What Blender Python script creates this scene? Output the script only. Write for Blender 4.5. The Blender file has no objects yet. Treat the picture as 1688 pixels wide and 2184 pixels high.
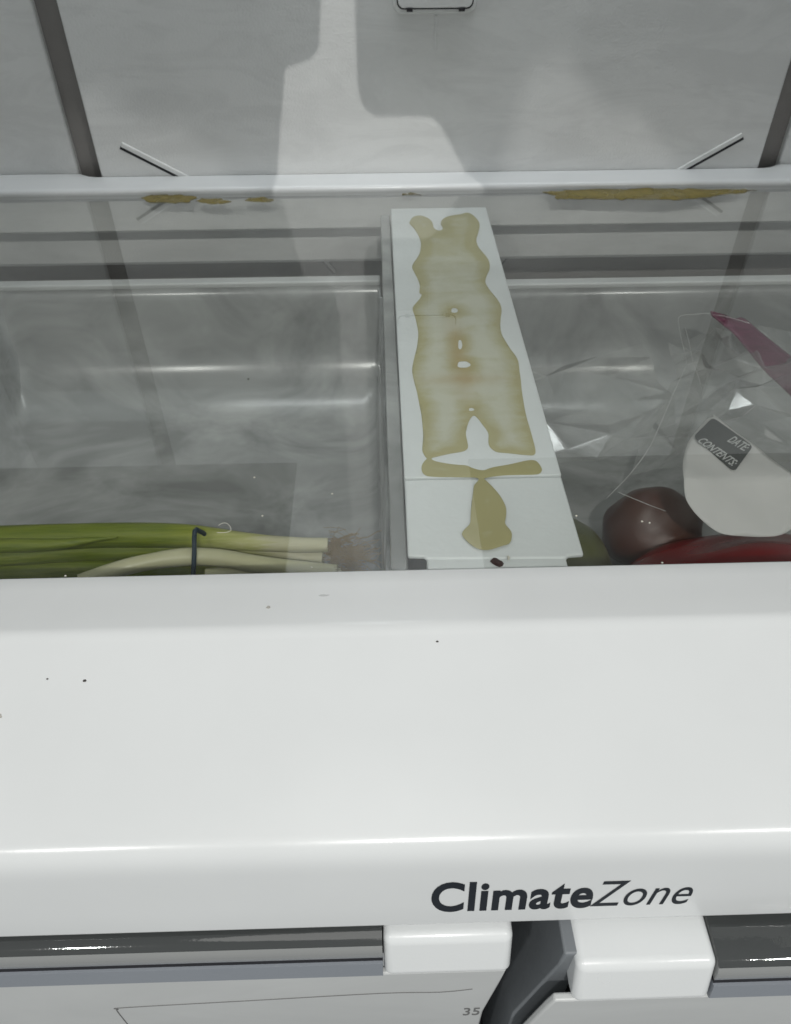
import bpy, bmesh, math, random
from mathutils import Vector, Matrix, noise
random.seed(7)
scene = bpy.context.scene
col = scene.collection

# ------------------------------------------------------------------ camera
cam_data = bpy.data.cameras.new('camera'); cam = bpy.data.objects.new('camera', cam_data); col.objects.link(cam)
cam_data.sensor_fit = 'VERTICAL'; cam_data.sensor_height = 24.0; cam_data.lens = 24.0 * 1645 / 2184
cam_data.clip_start = 0.01; cam_data.clip_end = 50
right = Vector((0.99963, -0.02640, -0.00410)); fwd = Vector((0.0164, 0.7291, -0.6842)).normalized()
right = (right - right.dot(fwd) * fwd).normalized(); up = right.cross(fwd)
cam.matrix_world = Matrix(((right.x, up.x, -fwd.x, 0), (right.y, up.y, -fwd.y, 0), (right.z, up.z, -fwd.z, 0.25), (0, 0, 0, 1)))
cam_data.dof.use_dof = True; cam_data.dof.focus_distance = 0.36; cam_data.dof.aperture_fstop = 18.0 / 1.0
scene.camera = cam

# ------------------------------------------------------------------ world, lamps, exposure
world = bpy.data.worlds.new('World'); scene.world = world; world.use_nodes = True
bg = world.node_tree.nodes['Background']; bg.inputs[0].default_value = (0.90, 0.94, 0.95, 1); bg.inputs[1].default_value = 0.30
def lamp(name, loc, target, power, size, color=(1, 0.985, 0.95)):
    ld = bpy.data.lights.new(name, 'AREA'); ld.shape = 'DISK'; ld.size = size; ld.energy = power; ld.color = color
    o = bpy.data.objects.new(name, ld); col.objects.link(o); o.location = loc
    o.rotation_euler = (Vector(target) - Vector(loc)).to_track_quat('-Z', 'Y').to_euler()
    return o
lamp('ceiling_downlight', (0.06, -0.75, 1.00), (0.05, 0.4, 0.0), 6.8, 0.014)
lamp('ceiling_downlight', (-0.60, -0.75, 1.00), (0.0, 0.3, 0.0), 3.4, 0.07)
lamp('ceiling_downlight', (0.76, -0.75, 1.00), (0.1, 0.3, 0.0), 3.4, 0.07)
fl = lamp('refrigerator_light', (0.05, 0.625, 0.66), (0.05, 0.64, 0.0), 1.65, 0.60, (0.94, 0.98, 1.0)); fl.data.shape = 'RECTANGLE'; fl.data.size = 0.70; fl.data.size_y = 0.05  # added soft fill that brightens the back wall and bins
lamp('ceiling_fixture', (0.05, -0.75, 2.30), (0.05, 0.2, 0.0), 5.5, 1.40)  # added soft key, balancing the trim face against its fascia
scene.view_settings.view_transform = 'Standard'; scene.view_settings.look = 'None'
scene.view_settings.exposure = 0.10; scene.view_settings.gamma = 1.0
try:
    scene.view_settings.use_curve_mapping = False
    scene.cycles.max_bounces = 7; scene.cycles.diffuse_bounces = 3; scene.cycles.transparent_max_bounces = 12; scene.cycles.caustics_reflective = True
    scene.cycles.sample_clamp_indirect = 6.0
except Exception: pass

# ------------------------------------------------------------------ helpers
def tag(o, label=None, cat=None, group=None, kind=None):
    if label: o['label'] = label
    if cat: o['category'] = cat
    if group: o['group'] = group
    if kind: o['kind'] = kind
    return o
def empty(name, loc=(0, 0, 0)):
    o = bpy.data.objects.new(name, None); col.objects.link(o); o.location = loc; o.empty_display_size = 0.02
    return o
def link(name, me, mat, parent=None, sharp=35):
    o = bpy.data.objects.new(name, me); col.objects.link(o)
    if mat: me.materials.append(mat)
    if parent:
        o.parent = parent; o.matrix_parent_inverse = Matrix.Translation(parent_world(parent)).inverted()
    if sharp is not None:
        for p in me.polygons: p.use_smooth = True
        me.set_sharp_from_angle(angle=math.radians(sharp))
    return o
def parent_world(p):
    v = Vector((0, 0, 0)); q = p
    if q.parent is None: return Vector(q.location)
    return v
def from_bm(name, bm, mat, parent=None, sharp=35):
    bmesh.ops.recalc_face_normals(bm, faces=bm.faces[:])
    me = bpy.data.meshes.new(name); bm.to_mesh(me); bm.free()
    return link(name, me, mat, parent, sharp)
def bevel(o, w, seg=4, ang=30):
    m = o.modifiers.new('bevel', 'BEVEL'); m.width = w; m.segments = seg; m.limit_method = 'ANGLE'; m.angle_limit = math.radians(ang)
    m.use_clamp_overlap = True
    for p in o.data.polygons: p.use_smooth = True
    m.harden_normals = False
    return o
def box(name, x0, x1, y0, y1, z0, z1, mat, parent=None, bev=0.0, seg=3):
    bm = bmesh.new(); bmesh.ops.create_cube(bm, size=1.0)
    for v in bm.verts:
        v.co = Vector(((x0 + x1) / 2 + v.co.x * (x1 - x0), (y0 + y1) / 2 + v.co.y * (y1 - y0), (z0 + z1) / 2 + v.co.z * (z1 - z0)))
    o = from_bm(name, bm, mat, parent)
    if bev: bevel(o, bev, seg)
    return o
def prism_x(name, prof, x0, x1, mat, parent=None, bev=0.0, seg=4, sharp=35, nx=1, open_=False):
    """(y, z) profile swept along x"""
    bm = bmesh.new(); rings = []
    for k in range(nx + 1):
        x = x0 + (x1 - x0) * k / nx
        rings.append([bm.verts.new((x, p[0], p[1])) for p in prof])
    n = len(prof); m = n - 1 if open_ else n
    for k in range(nx):
        for i in range(m):
            j = (i + 1) % n
            bm.faces.new((rings[k][i], rings[k][j], rings[k + 1][j], rings[k + 1][i]))
    if not open_:
        bm.faces.new(rings[0]); bm.faces.new(rings[-1])
    o = from_bm(name, bm, mat, parent, sharp)
    if bev: bevel(o, bev, seg)
    return o
def plate(name, outline, z0, z1, mat, parent=None, bev=0.0, axis='z', sharp=35, holes=()):
    """outline in xy (axis z) or xz (axis y), extruded between z0 and z1"""
    bm = bmesh.new()
    def P(a, b, c): return (a, b, c) if axis == 'z' else (a, c, b)
    es = []
    for loop in [outline] + list(holes):
        vs = [bm.verts.new(P(p[0], p[1], z1)) for p in loop]
        for i in range(len(vs)): es.append(bm.edges.new((vs[i], vs[(i + 1) % len(vs)])))
    r = bmesh.ops.triangle_fill(bm, use_beauty=True, use_dissolve=False, edges=es)
    f = [g for g in r['geom'] if isinstance(g, bmesh.types.BMFace)]
    if not holes:
        bmesh.ops.dissolve_faces(bm, faces=f); f = bm.faces[:]
    ex = bmesh.ops.extrude_face_region(bm, geom=f)
    d = Vector(P(0, 0, z0 - z1))
    bmesh.ops.translate(bm, verts=[g for g in ex['geom'] if isinstance(g, bmesh.types.BMVert)], vec=d)
    if holes is not None and len(holes): pass
    o = from_bm(name, bm, mat, parent, sharp)
    if bev: bevel(o, bev, 3)
    return o
def catmull(pts, sub=6, closed=False):
    out = []; n = len(pts)
    rng = range(n if closed else n - 1)
    for i in rng:
        if closed: p0, p1, p2, p3 = pts[(i - 1) % n], pts[i], pts[(i + 1) % n], pts[(i + 2) % n]
        else: p0, p1, p2, p3 = pts[max(i - 1, 0)], pts[i], pts[i + 1], pts[min(i + 2, n - 1)]
        for k in range(sub):
            t = k / sub
            out.append(tuple(0.5 * (2 * b + (c - a) * t + (2 * a - 5 * b + 4 * c - d) * t * t + (3 * b - a - 3 * c + d) * t ** 3) for a, b, c, d in zip(p0, p1, p2, p3)))
    if not closed: out.append(tuple(pts[-1]))
    return out
def tube(name, pts, radii, mat, parent=None, seg=14, wob=0.0, cap=True, flat=1.0):
    """round tube along a list of points"""
    bm = bmesh.new(); rings = []; n = len(pts); P = [Vector(p) for p in pts]
    ref = Vector((0, 0, 1))
    for i in range(n):
        t = (P[min(i + 1, n - 1)] - P[max(i - 1, 0)]).normalized()
        a = ref.cross(t)
        if a.length < 1e-4: a = Vector((1, 0, 0)).cross(t)
        a.normalize(); b = t.cross(a)
        r = radii[i] if isinstance(radii, (list, tuple)) else radii
        ring = []
        for k in range(seg):
            an = 2 * math.pi * k / seg
            rr = r * (1 + wob * noise.noise(Vector((math.cos(an) * 2, math.sin(an) * 2, i * 0.15))))
            ring.append(bm.verts.new(P[i] + a * rr * math.cos(an) + b * rr * flat * math.sin(an)))
        rings.append(ring)
    for i in range(n - 1):
        for k in range(seg):
            bm.faces.new((rings[i][k], rings[i][(k + 1) % seg], rings[i + 1][(k + 1) % seg], rings[i + 1][k]))
    if cap: bm.faces.new(rings[0]); bm.faces.new(rings[-1])
    return from_bm(name, bm, mat, parent, 50)

# ------------------------------------------------------------------ materials
def new_mat(name):
    m = bpy.data.materials.new(name); m.use_nodes = True; nt = m.node_tree
    b = nt.nodes.get('Principled BSDF'); return m, nt, b
def N(nt, t, **kw):
    n = nt.nodes.new(t)
    for k, v in kw.items(): setattr(n, k, v)
    return n
def noise_n(nt, scale, detail=4, rough=0.55, vec=None, dist=0.0):
    n = N(nt, 'ShaderNodeTexNoise'); n.inputs['Scale'].default_value = scale; n.inputs['Detail'].default_value = detail
    n.inputs['Roughness'].default_value = rough; n.inputs['Distortion'].default_value = dist
    if vec is not None: nt.links.new(vec, n.inputs['Vector'])
    return n
def coords(nt, scale=(1, 1, 1), rot=(0, 0, 0)):
    tc = N(nt, 'ShaderNodeTexCoord'); mp = N(nt, 'ShaderNodeMapping')
    mp.inputs['Scale'].default_value = scale; mp.inputs['Rotation'].default_value = rot
    nt.links.new(tc.outputs['Object'], mp.inputs['Vector']); return mp.outputs['Vector']
def ramp(nt, src, stops):
    r = N(nt, 'ShaderNodeValToRGB'); nt.links.new(src, r.inputs['Fac'])
    while len(r.color_ramp.elements) < len(stops): r.color_ramp.elements.new(0.5)
    for e, (p, c) in zip(r.color_ramp.elements, stops): e.position = p; e.color = (*c, 1) if len(c) == 3 else c
    return r.outputs['Color']
def plastic(name, base, rough=0.35, var=0.03, bump_scale=900, bump=0.02, spec=0.5, dirt=None, sss=0.0, coat=0.0, sheen_veins=0.0):
    m, nt, b = new_mat(name); v = coords(nt)
    n1 = noise_n(nt, 14, 3, 0.6, v)
    c = ramp(nt, n1.outputs['Fac'], [(0.3, tuple(max(0, x - var) for x in base)), (0.7, tuple(x + var * 0.6 for x in base))])
    if sheen_veins:  # diagonal veins paint a marbled sheen into the base colour
        vv = coords(nt, (3.0, 3.0, 11.0), (0, 0.5, 0)); nv = noise_n(nt, 3.2, 4, 0.65, vv, 1.2)
        fv = ramp(nt, nv.outputs['Fac'], [(0.40, (1 - sheen_veins,) * 3), (0.56, (1, 1, 1))])
        mv = N(nt, 'ShaderNodeMix', data_type='RGBA', blend_type='MULTIPLY'); mv.inputs[0].default_value = 1.0
        nt.links.new(c, mv.inputs[6]); nt.links.new(fv, mv.inputs[7]); c = mv.outputs[2]
    if dirt:
        n2 = noise_n(nt, dirt[0], 5, 0.7, v, 0.4)
        f = ramp(nt, n2.outputs['Fac'], [(dirt[1], (0, 0, 0)), (dirt[1] + 0.12, (1, 1, 1))])
        mx = N(nt, 'ShaderNodeMix', data_type='RGBA'); nt.links.new(f, mx.inputs[0]); nt.links.new(c, mx.inputs[6])
        mx.inputs[7].default_value = (*dirt[2], 1); 
        c = mx.outputs[2]
    nt.links.new(c, b.inputs['Base Color'])
    n3 = noise_n(nt, 26, 4, 0.75, coords(nt, (1.0, 2.2, 1.6), (0, 0, 0.4)), 0.5)
    rr = N(nt, 'ShaderNodeMapRange'); nt.links.new(n3.outputs['Fac'], rr.inputs['Value'])
    rr.inputs['To Min'].default_value = rough * 0.55; rr.inputs['To Max'].default_value = rough * 1.6
    nt.links.new(rr.outputs['Result'], b.inputs['Roughness'])
    b.inputs['Specular IOR Level'].default_value = spec
    if coat: b.inputs['Coat Weight'].default_value = coat; b.inputs['Coat Roughness'].default_value = 0.08
    if bump:
        n4 = noise_n(nt, bump_scale, 1, 0.6, v)
        bp = N(nt, 'ShaderNodeBump'); bp.inputs['Strength'].default_value = bump; bp.inputs['Distance'].default_value = 0.001
        nt.links.new(n4.outputs['Fac'], bp.inputs['Height']); nt.links.new(bp.outputs['Normal'], b.inputs['Normal'])
    return m
MAT = {}
MAT['white'] = plastic('white_plastic', (0.70, 0.718, 0.722), 0.20, 0.016, 900, 0.012, dirt=(9, 0.66, (0.62, 0.63, 0.61)))
MAT['handle_white'] = plastic('handle_white_plastic', (0.74, 0.76, 0.765), 0.22, 0.01, 600, 0.03)
MAT['liner'] = plastic('liner_plastic', (0.74, 0.752, 0.745), 0.36, 0.03, 560, 0.28, sheen_veins=0.07)
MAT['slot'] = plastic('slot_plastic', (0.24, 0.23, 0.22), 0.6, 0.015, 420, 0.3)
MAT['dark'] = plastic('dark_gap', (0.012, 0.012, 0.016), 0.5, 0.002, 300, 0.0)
MAT['rail'] = plastic('rail_plastic', (0.66, 0.69, 0.69), 0.4, 0.02, 260, 0.2)
MAT['flange'] = plastic('flange_plastic', (0.30, 0.33, 0.34), 0.4, 0.01, 400, 0.1)
MAT['bluegrey'] = plastic('bluegrey_plastic', (0.23, 0.25, 0.28), 0.4, 0.01, 400, 0.1)
MAT['ink'] = plastic('dark_grey_ink', (0.020, 0.024, 0.030), 0.6, 0.004, 300, 0.0, spec=0.2)
MAT['pencil'] = plastic('embossed_mark', (0.16, 0.16, 0.16), 0.6, 0.02, 300, 0.0)

def clear_film(name, tint, gloss_rough, ior, milk, milk_col, streak=None, bumpd=None, power=1.0):
    """thin clear sheet: straight-through light, Fresnel gloss on the outer face, a little scatter"""
    m, nt, b = new_mat(name); nt.nodes.remove(b); out = nt.nodes['Material Output']
    tr = N(nt, 'ShaderNodeBsdfTransparent'); tr.inputs[0].default_value = (*tint, 1)
    gl = N(nt, 'ShaderNodeBsdfGlossy'); gl.inputs['Roughness'].default_value = gloss_rough
    df = N(nt, 'ShaderNodeBsdfDiffuse'); df.inputs[0].default_value = (*milk_col, 1)
    v = coords(nt)
    mixm = N(nt, 'ShaderNodeMixShader'); nt.links.new(tr.outputs[0], mixm.inputs[1]); nt.links.new(df.outputs[0], mixm.inputs[2])
    mixm.inputs[0].default_value = milk
    if streak:
        vs = coords(nt, streak[0], streak[1]); n = noise_n(nt, streak[2], 4, 0.62, vs, 0.8)
        mr = N(nt, 'ShaderNodeMapRange'); nt.links.new(n.outputs['Fac'], mr.inputs['Value'])
        mr.inputs['From Min'].default_value = 0.35; mr.inputs['From Max'].default_value = 0.75
        mr.inputs['To Min'].default_value = streak[3]; mr.inputs['To Max'].default_value = streak[4]
        nt.links.new(mr.outputs['Result'], mixm.inputs[0])
    fr = N(nt, 'ShaderNodeFresnel'); fr.inputs['IOR'].default_value = ior
    geo = N(nt, 'ShaderNodeNewGeometry')
    if bumpd:
        nb = noise_n(nt, bumpd[0], 4, 0.6, v); bp = N(nt, 'ShaderNodeBump'); bp.inputs['Strength'].default_value = bumpd[1]; bp.inputs['Distance'].default_value = 0.002
        nt.links.new(nb.outputs['Fac'], bp.inputs['Height']); nt.links.new(bp.outputs['Normal'], gl.inputs['Normal']); nt.links.new(bp.outputs['Normal'], fr.inputs['Normal'])
    inv = N(nt, 'ShaderNodeMath', operation='SUBTRACT'); inv.inputs[0].default_value = 1.0; nt.links.new(geo.outputs['Backfacing'], inv.inputs[1])
    mu = N(nt, 'ShaderNodeMath', operation='MULTIPLY'); nt.links.new(fr.outputs[0], mu.inputs[0]); nt.links.new(inv.outputs[0], mu.inputs[1])
    mp = N(nt, 'ShaderNodeMath', operation='MULTIPLY'); nt.links.new(mu.outputs[0], mp.inputs[0]); mp.inputs[1].default_value = power; mp.use_clamp = True
    mix = N(nt, 'ShaderNodeMixShader'); nt.links.new(mp.outputs[0], mix.inputs[0]); nt.links.new(mixm.outputs[0], mix.inputs[1]); nt.links.new(gl.outputs[0], mix.inputs[2])
    nt.links.new(mix.outputs[0], out.inputs['Surface'])
    return m
MAT['glass'] = clear_film('shelf_glass', (0.955, 0.962, 0.955), 0.0, 1.50, 0.02, (0.6, 0.62, 0.6),
                          streak=((9, 17, 9), (0, 0, 0.65), 1.0, 0.0, 0.04), power=2.3)
MAT['bin'] = clear_film('frosted_bin_plastic', (0.60, 0.62, 0.61), 0.20, 1.49, 0.55, (0.50, 0.512, 0.505), streak=((10, 15, 10), (0.3, 0.2, 0.6), 1.0, 0.36, 0.94), power=1.6)  # pale diagonal streaks paint a marbled reflection into the frosted plastic
MAT['clearbar'] = clear_film('clear_handle_plastic', (0.55, 0.57, 0.57), 0.045, 1.55, 0.62, (0.42, 0.43, 0.425), bumpd=(160, 0.03), power=2.6)
MAT['barwin'] = clear_film('dark_window_plastic', (0.45, 0.47, 0.47), 0.05, 1.55, 0.5, (0.075, 0.08, 0.08), bumpd=(120, 0.04), power=2.0)
MAT['front'] = clear_film('clear_drawer_front', (0.75, 0.77, 0.77), 0.32, 1.49, 0.9, (0.66, 0.675, 0.67), streak=((10, 10, 16), (0, 0.3, 0), 1.0, 0.85, 0.96), power=1.0)
MAT['bag'] = clear_film('bag_film', (0.93, 0.93, 0.92), 0.12, 1.5, 0.06, (0.80, 0.81, 0.78), streak=((60, 20, 20), (0, 0, -0.6), 1.0, 0.03, 0.15), power=2.6)
# measured outlines, in metres
D = {'BAND': [(-0.11952, 0.36909, -0.105), (-0.12123, 0.36428, -0.105), (-0.12329, 0.35998, -0.105), (-0.12389, 0.35441, -0.105), (-0.12479, 0.34894, -0.105), (-0.12559, 0.34314, -0.105),
          (-0.12491, 0.3374, -0.105), (-0.12216, 0.33329, -0.105), (-0.11739, 0.32916, -0.105), (-0.11139, 0.32427, -0.105)],
 'CONT': [(0.20324, 0.38865, -0.06), (0.21826, 0.36132, -0.06), (0.20785, 0.395, -0.06)],
 'CRUMB': [(0.04807, 0.23885, -0.0045), (0.04926, 0.24037, -0.0045), (0.05098, 0.24047, -0.0045), (0.05194, 0.23912, -0.0045), (0.05317, 0.2377, -0.0045), (0.05423, 0.23713, -0.0045),
           (0.05347, 0.23562, -0.0045), (0.052, 0.23505, -0.0045), (0.05042, 0.23594, -0.0045), (0.0489, 0.23729, -0.0045)],
 'CRUMB2': [(0.05637, 0.24055, -0.0045), (0.05667, 0.23937, -0.0045), (0.05621, 0.23807, -0.0045)],
 'DATE': [(0.22263, 0.38804, -0.06), (0.23126, 0.37573, -0.06), (0.22748, 0.3959, -0.06)],
 'DRIPS': [[(-0.19462, 0.65543), (-0.19097, 0.66243), (-0.17549, 0.66391), (-0.15925, 0.66125), (-0.15522, 0.64895), (-0.16622, 0.64538), (-0.18435, 0.64903)],
           [(-0.12149, 0.6477), (-0.1227, 0.64499), (-0.12752, 0.64336), (-0.13238, 0.64282), (-0.13779, 0.64302), (-0.14396, 0.64397), (-0.14733, 0.6459), (-0.14727, 0.64865), (-0.14674, 0.6514),
            (-0.14494, 0.65317), (-0.13967, 0.65372), (-0.13361, 0.65349), (-0.12923, 0.65259), (-0.12491, 0.65059)],
           [(-0.08487, 0.64934), (-0.08752, 0.64641), (-0.09353, 0.6453), (-0.10001, 0.64554), (-0.10629, 0.6471), (-0.1068, 0.65016), (-0.10588, 0.65318), (-0.1012, 0.65436), (-0.09413, 0.6541),
            (-0.08918, 0.65256)],
           [(0.03514, 0.65709), (0.03246, 0.65559), (0.0281, 0.65532), (0.02313, 0.65594), (0.02249, 0.65756), (0.02365, 0.65913), (0.02826, 0.65939), (0.0322, 0.65881)],
           [(0.14403, 0.65924), (0.15032, 0.64972), (0.15703, 0.64338), (0.2052, 0.63958), (0.26009, 0.63955), (0.28996, 0.64656), (0.3219, 0.65572), (0.27823, 0.65946), (0.23082, 0.66229),
            (0.17858, 0.66214)]],
 'FIBER': [(-0.07636, 0.25906, 0.0004), (-0.07488, 0.26054, 0.0004), (-0.07267, 0.26029, 0.0004), (-0.07063, 0.25755, 0.0004), (-0.07047, 0.25533, 0.0004), (-0.07279, 0.25426, 0.0004),
           (-0.0765, 0.25438, 0.0004)],
 'HOLES': [[(0.05293, 0.46653), (0.05252, 0.46483), (0.05158, 0.46373), (0.05071, 0.46331), (0.04981, 0.46334), (0.04884, 0.46383), (0.04842, 0.46497), (0.04864, 0.46668), (0.04893, 0.46839),
            (0.04937, 0.46952), (0.0503, 0.46995), (0.05131, 0.46992), (0.05198, 0.46943), (0.05256, 0.46827)],
           [(0.05194, 0.42304), (0.05153, 0.42016), (0.05088, 0.41829), (0.05035, 0.41755), (0.04984, 0.41756), (0.04933, 0.41834), (0.0492, 0.42024), (0.04949, 0.42312), (0.04984, 0.42603),
            (0.0502, 0.42795), (0.05078, 0.42872), (0.05136, 0.4287), (0.05169, 0.4279), (0.05191, 0.42596)],
           [(0.05495, 0.40005), (0.0543, 0.39819), (0.05265, 0.39702), (0.05111, 0.39657), (0.04948, 0.39662), (0.04769, 0.39718), (0.04687, 0.39844), (0.04718, 0.40031), (0.04764, 0.40218),
            (0.04837, 0.40341), (0.05004, 0.40386), (0.05186, 0.4038), (0.05311, 0.40325), (0.05422, 0.40196)],
           [(0.05249, 0.35383), (0.05223, 0.35307), (0.0516, 0.35258), (0.05102, 0.3524), (0.0504, 0.35242), (0.04973, 0.35264), (0.04943, 0.35316), (0.04956, 0.35392), (0.04974, 0.35469),
            (0.05003, 0.35518), (0.05065, 0.35537), (0.05134, 0.35535), (0.0518, 0.35513), (0.05222, 0.35461)]],
 'LABEL': [(0.22399, 0.41682, -0.06), (0.2266, 0.41592, -0.06), (0.24897, 0.36592, -0.06), (0.25435, 0.35404, -0.06), (0.25715, 0.34247, -0.0639), (0.25175, 0.32973, -0.06849),
           (0.23932, 0.32206, -0.07143), (0.22618, 0.32087, -0.07202), (0.21108, 0.32204, -0.07176), (0.2013, 0.32411, -0.0711), (0.19246, 0.33065, -0.06881), (0.18631, 0.33814, -0.06619),
           (0.1842, 0.34661, -0.06325), (0.18697, 0.36299, -0.06), (0.19207, 0.37696, -0.06), (0.19994, 0.39222, -0.06), (0.20981, 0.4042, -0.06), (0.21893, 0.41471, -0.06)],
 'LABELRECT': [(0.22213, 0.41413, -0.06), (0.2378, 0.38281, -0.06), (0.21717, 0.3582, -0.06), (0.20273, 0.39364, -0.06)],
 'PURL': [(0.2643, 0.54775, -0.057), (0.27208, 0.53979, -0.06067), (0.27945, 0.53156, -0.06433), (0.28485, 0.51508, -0.068), (0.29049, 0.4913, -0.07167), (0.29793, 0.47731, -0.07533),
          (0.30516, 0.46199, -0.079)],
 'PURU': [(0.2633, 0.54919, -0.055), (0.27473, 0.55304, -0.05833), (0.28555, 0.55133, -0.06167), (0.29672, 0.55695, -0.065), (0.30543, 0.53979, -0.06833), (0.31476, 0.52332, -0.07167),
          (0.32318, 0.50959, -0.075)],
 'RAILX': [(0.01181, 0.6345, -0.0045), (0.09065, 0.63161, -0.0045), (0.011, 0.29593, -0.0045), (0.09166, 0.29613, -0.0045), (0.01086, 0.24232, -0.0045), (0.09114, 0.24105, -0.0045),
           (0.01934, 0.24167, -0.0045), (0.08339, 0.24012, -0.0045), (0.01957, 0.23098, -0.0045), (0.08238, 0.23095, -0.0045)],
 'ROOTS': [(-0.03618, 0.36836, -0.125), (-0.03831, 0.36561, -0.135), (-0.02788, 0.34022, -0.12), (-0.02359, 0.36483, -0.13)],
 'SCAL': [[((-0.28282, 0.38128, -0.125), 0.0087), ((-0.23172, 0.38154, -0.125), 0.00871), ((-0.18376, 0.38236, -0.125), 0.00874), ((-0.13501, 0.37995, -0.125), 0.00808),
           ((-0.09558, 0.37331, -0.125), 0.00641), ((-0.06329, 0.36918, -0.125), 0.00542), ((-0.03777, 0.36841, -0.125), 0.00478)],
          [((-0.28688, 0.37698, -0.14), 0.00653), ((-0.24907, 0.38035, -0.14), 0.00722), ((-0.21082, 0.38375, -0.14), 0.00792), ((-0.17154, 0.38439, -0.14), 0.00794),
           ((-0.13194, 0.38411, -0.14), 0.00729), ((-0.09168, 0.3783, -0.14), 0.00724), ((-0.05848, 0.37276, -0.14), 0.00654), ((-0.04206, 0.37046, -0.14), 0.00587)],
          [((-0.19645, 0.33732, -0.122), 0.00484), ((-0.17188, 0.34806, -0.122), 0.00522), ((-0.1517, 0.35419, -0.122), 0.00558), ((-0.13062, 0.35739, -0.122), 0.00592),
           ((-0.10859, 0.35544, -0.122), 0.00591), ((-0.07993, 0.34821, -0.122), 0.00586), ((-0.04885, 0.34268, -0.122), 0.00551), ((-0.03043, 0.34048, -0.122), 0.00489)],
          [((-0.29226, 0.37625, -0.155), 0.00864), ((-0.25273, 0.37641, -0.155), 0.00865), ((-0.21394, 0.37975, -0.155), 0.00803), ((-0.17314, 0.3758, -0.155), 0.00667),
           ((-0.13281, 0.37279, -0.155), 0.00598), ((-0.09262, 0.3689, -0.155), 0.0053)],
          [((-0.27506, 0.36746, -0.118), 0.00501), ((-0.24081, 0.36729, -0.118), 0.0047), ((-0.21606, 0.36786, -0.118), 0.00377), ((-0.19812, 0.37085, -0.118), 0.00221),
           ((-0.1798, 0.37296, -0.118), 0.00063)],
          [((-0.11812, 0.3479, -0.13), 0.00436), ((-0.08726, 0.34949, -0.13), 0.00437), ((-0.05591, 0.34645, -0.13), 0.00467), ((-0.0248, 0.34509, -0.13), 0.00435)]],
 'SEAMS': [[(0.28977, 0.53267, -0.056), (0.27819, 0.54184, -0.056), (0.26376, 0.54904, -0.056), (0.25028, 0.548, -0.056), (0.23826, 0.54542, -0.056), (0.23255, 0.52741, -0.056),
            (0.22762, 0.50004, -0.056), (0.22305, 0.4757, -0.056)],
           [(0.22342, 0.47694, -0.056), (0.20754, 0.44977, -0.06), (0.19401, 0.42618, -0.066), (0.18044, 0.40435, -0.075), (0.16613, 0.38973, -0.085), (0.14801, 0.37371, -0.092)],
           [(0.22716, 0.4774, -0.054), (0.23232, 0.50323, -0.054), (0.23571, 0.52381, -0.054)], [(0.22159, 0.47259, -0.054), (0.23084, 0.47602, -0.054)],
           [(0.22705, 0.47399, -0.055), (0.22651, 0.45761, -0.057), (0.22259, 0.43609, -0.058)], [(0.15613, 0.37679, -0.09), (0.17268, 0.367, -0.092), (0.18462, 0.3631, -0.095)]],
 'SPECKS': [((-0.06354, 0.29347, 0.0003), 'w'), ((-0.07649, 0.38169, 0.0003), 'd'), ((-0.0244, 0.28001, 0.0003), 'w'), ((0.12398, 0.25511, 0.0003), 'w'), ((0.12282, 0.22981, 0.0003), 'w'),
            ((0.12075, 0.25616, 0.0003), 'w'), ((0.09095, 0.26089, 0.0003), 'w'), ((-0.03185, 0.23167, 0.0003), 'w'), ((-0.1389, 0.22991, 0.0003), 'w'), ((-0.10449, 0.22777, 0.0003), 'w'),
            ((-0.0568, 0.26543, 0.0003), 'w')],
 'STAIN': [(0.02637, 0.61117), (0.02906, 0.62019), (0.03344, 0.62396), (0.03807, 0.62287), (0.04244, 0.6174), (0.04475, 0.60938), (0.04511, 0.60046), (0.04749, 0.59491), (0.05066, 0.59479),
           (0.05232, 0.5991), (0.05114, 0.60578), (0.05243, 0.61362), (0.05664, 0.62034), (0.06252, 0.6236), (0.06928, 0.62568), (0.07426, 0.62855), (0.07813, 0.62466), (0.08065, 0.61716),
           (0.08214, 0.60914), (0.08166, 0.60024), (0.07882, 0.58624), (0.07658, 0.57579), (0.07688, 0.5635), (0.07928, 0.55345), (0.08163, 0.54366), (0.08206, 0.53416), (0.08075, 0.52495),
           (0.07782, 0.51602), (0.07586, 0.50727), (0.07629, 0.50034), (0.07812, 0.49181), (0.08088, 0.48181), (0.08222, 0.47372), (0.08215, 0.46585), (0.08046, 0.45668), (0.07877, 0.44628),
           (0.07823, 0.43615), (0.07933, 0.42765), (0.08147, 0.41662), (0.08356, 0.40857), (0.08425, 0.40203), (0.08349, 0.39191), (0.08272, 0.3809), (0.08202, 0.37383), (0.08145, 0.36505),
           (0.08071, 0.34819), (0.08102, 0.33223), (0.08115, 0.32028), (0.08084, 0.31502), (0.07959, 0.31246), (0.07727, 0.31223), (0.07154, 0.31323), (0.06583, 0.31445), (0.06072, 0.31545),
           (0.05838, 0.31782), (0.0571, 0.32104), (0.05713, 0.32532), (0.05788, 0.33075), (0.05704, 0.33522), (0.0555, 0.33977), (0.05394, 0.3444), (0.05221, 0.34771), (0.05079, 0.3474),
           (0.04868, 0.34342), (0.04667, 0.33667), (0.04568, 0.33114), (0.04587, 0.3246), (0.04579, 0.32033), (0.04456, 0.31774), (0.0418, 0.31625), (0.0358, 0.31488), (0.02979, 0.313),
           (0.02613, 0.31157), (0.02636, 0.31003), (0.02884, 0.30843), (0.03388, 0.30676), (0.03893, 0.30559), (0.04337, 0.30495), (0.04637, 0.30286), (0.0494, 0.30128), (0.05223, 0.30089),
           (0.05527, 0.30238), (0.0586, 0.30347), (0.06455, 0.30479), (0.0706, 0.30661), (0.07532, 0.30798), (0.07857, 0.30809), (0.08031, 0.30681), (0.08143, 0.30376), (0.08181, 0.30026),
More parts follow.
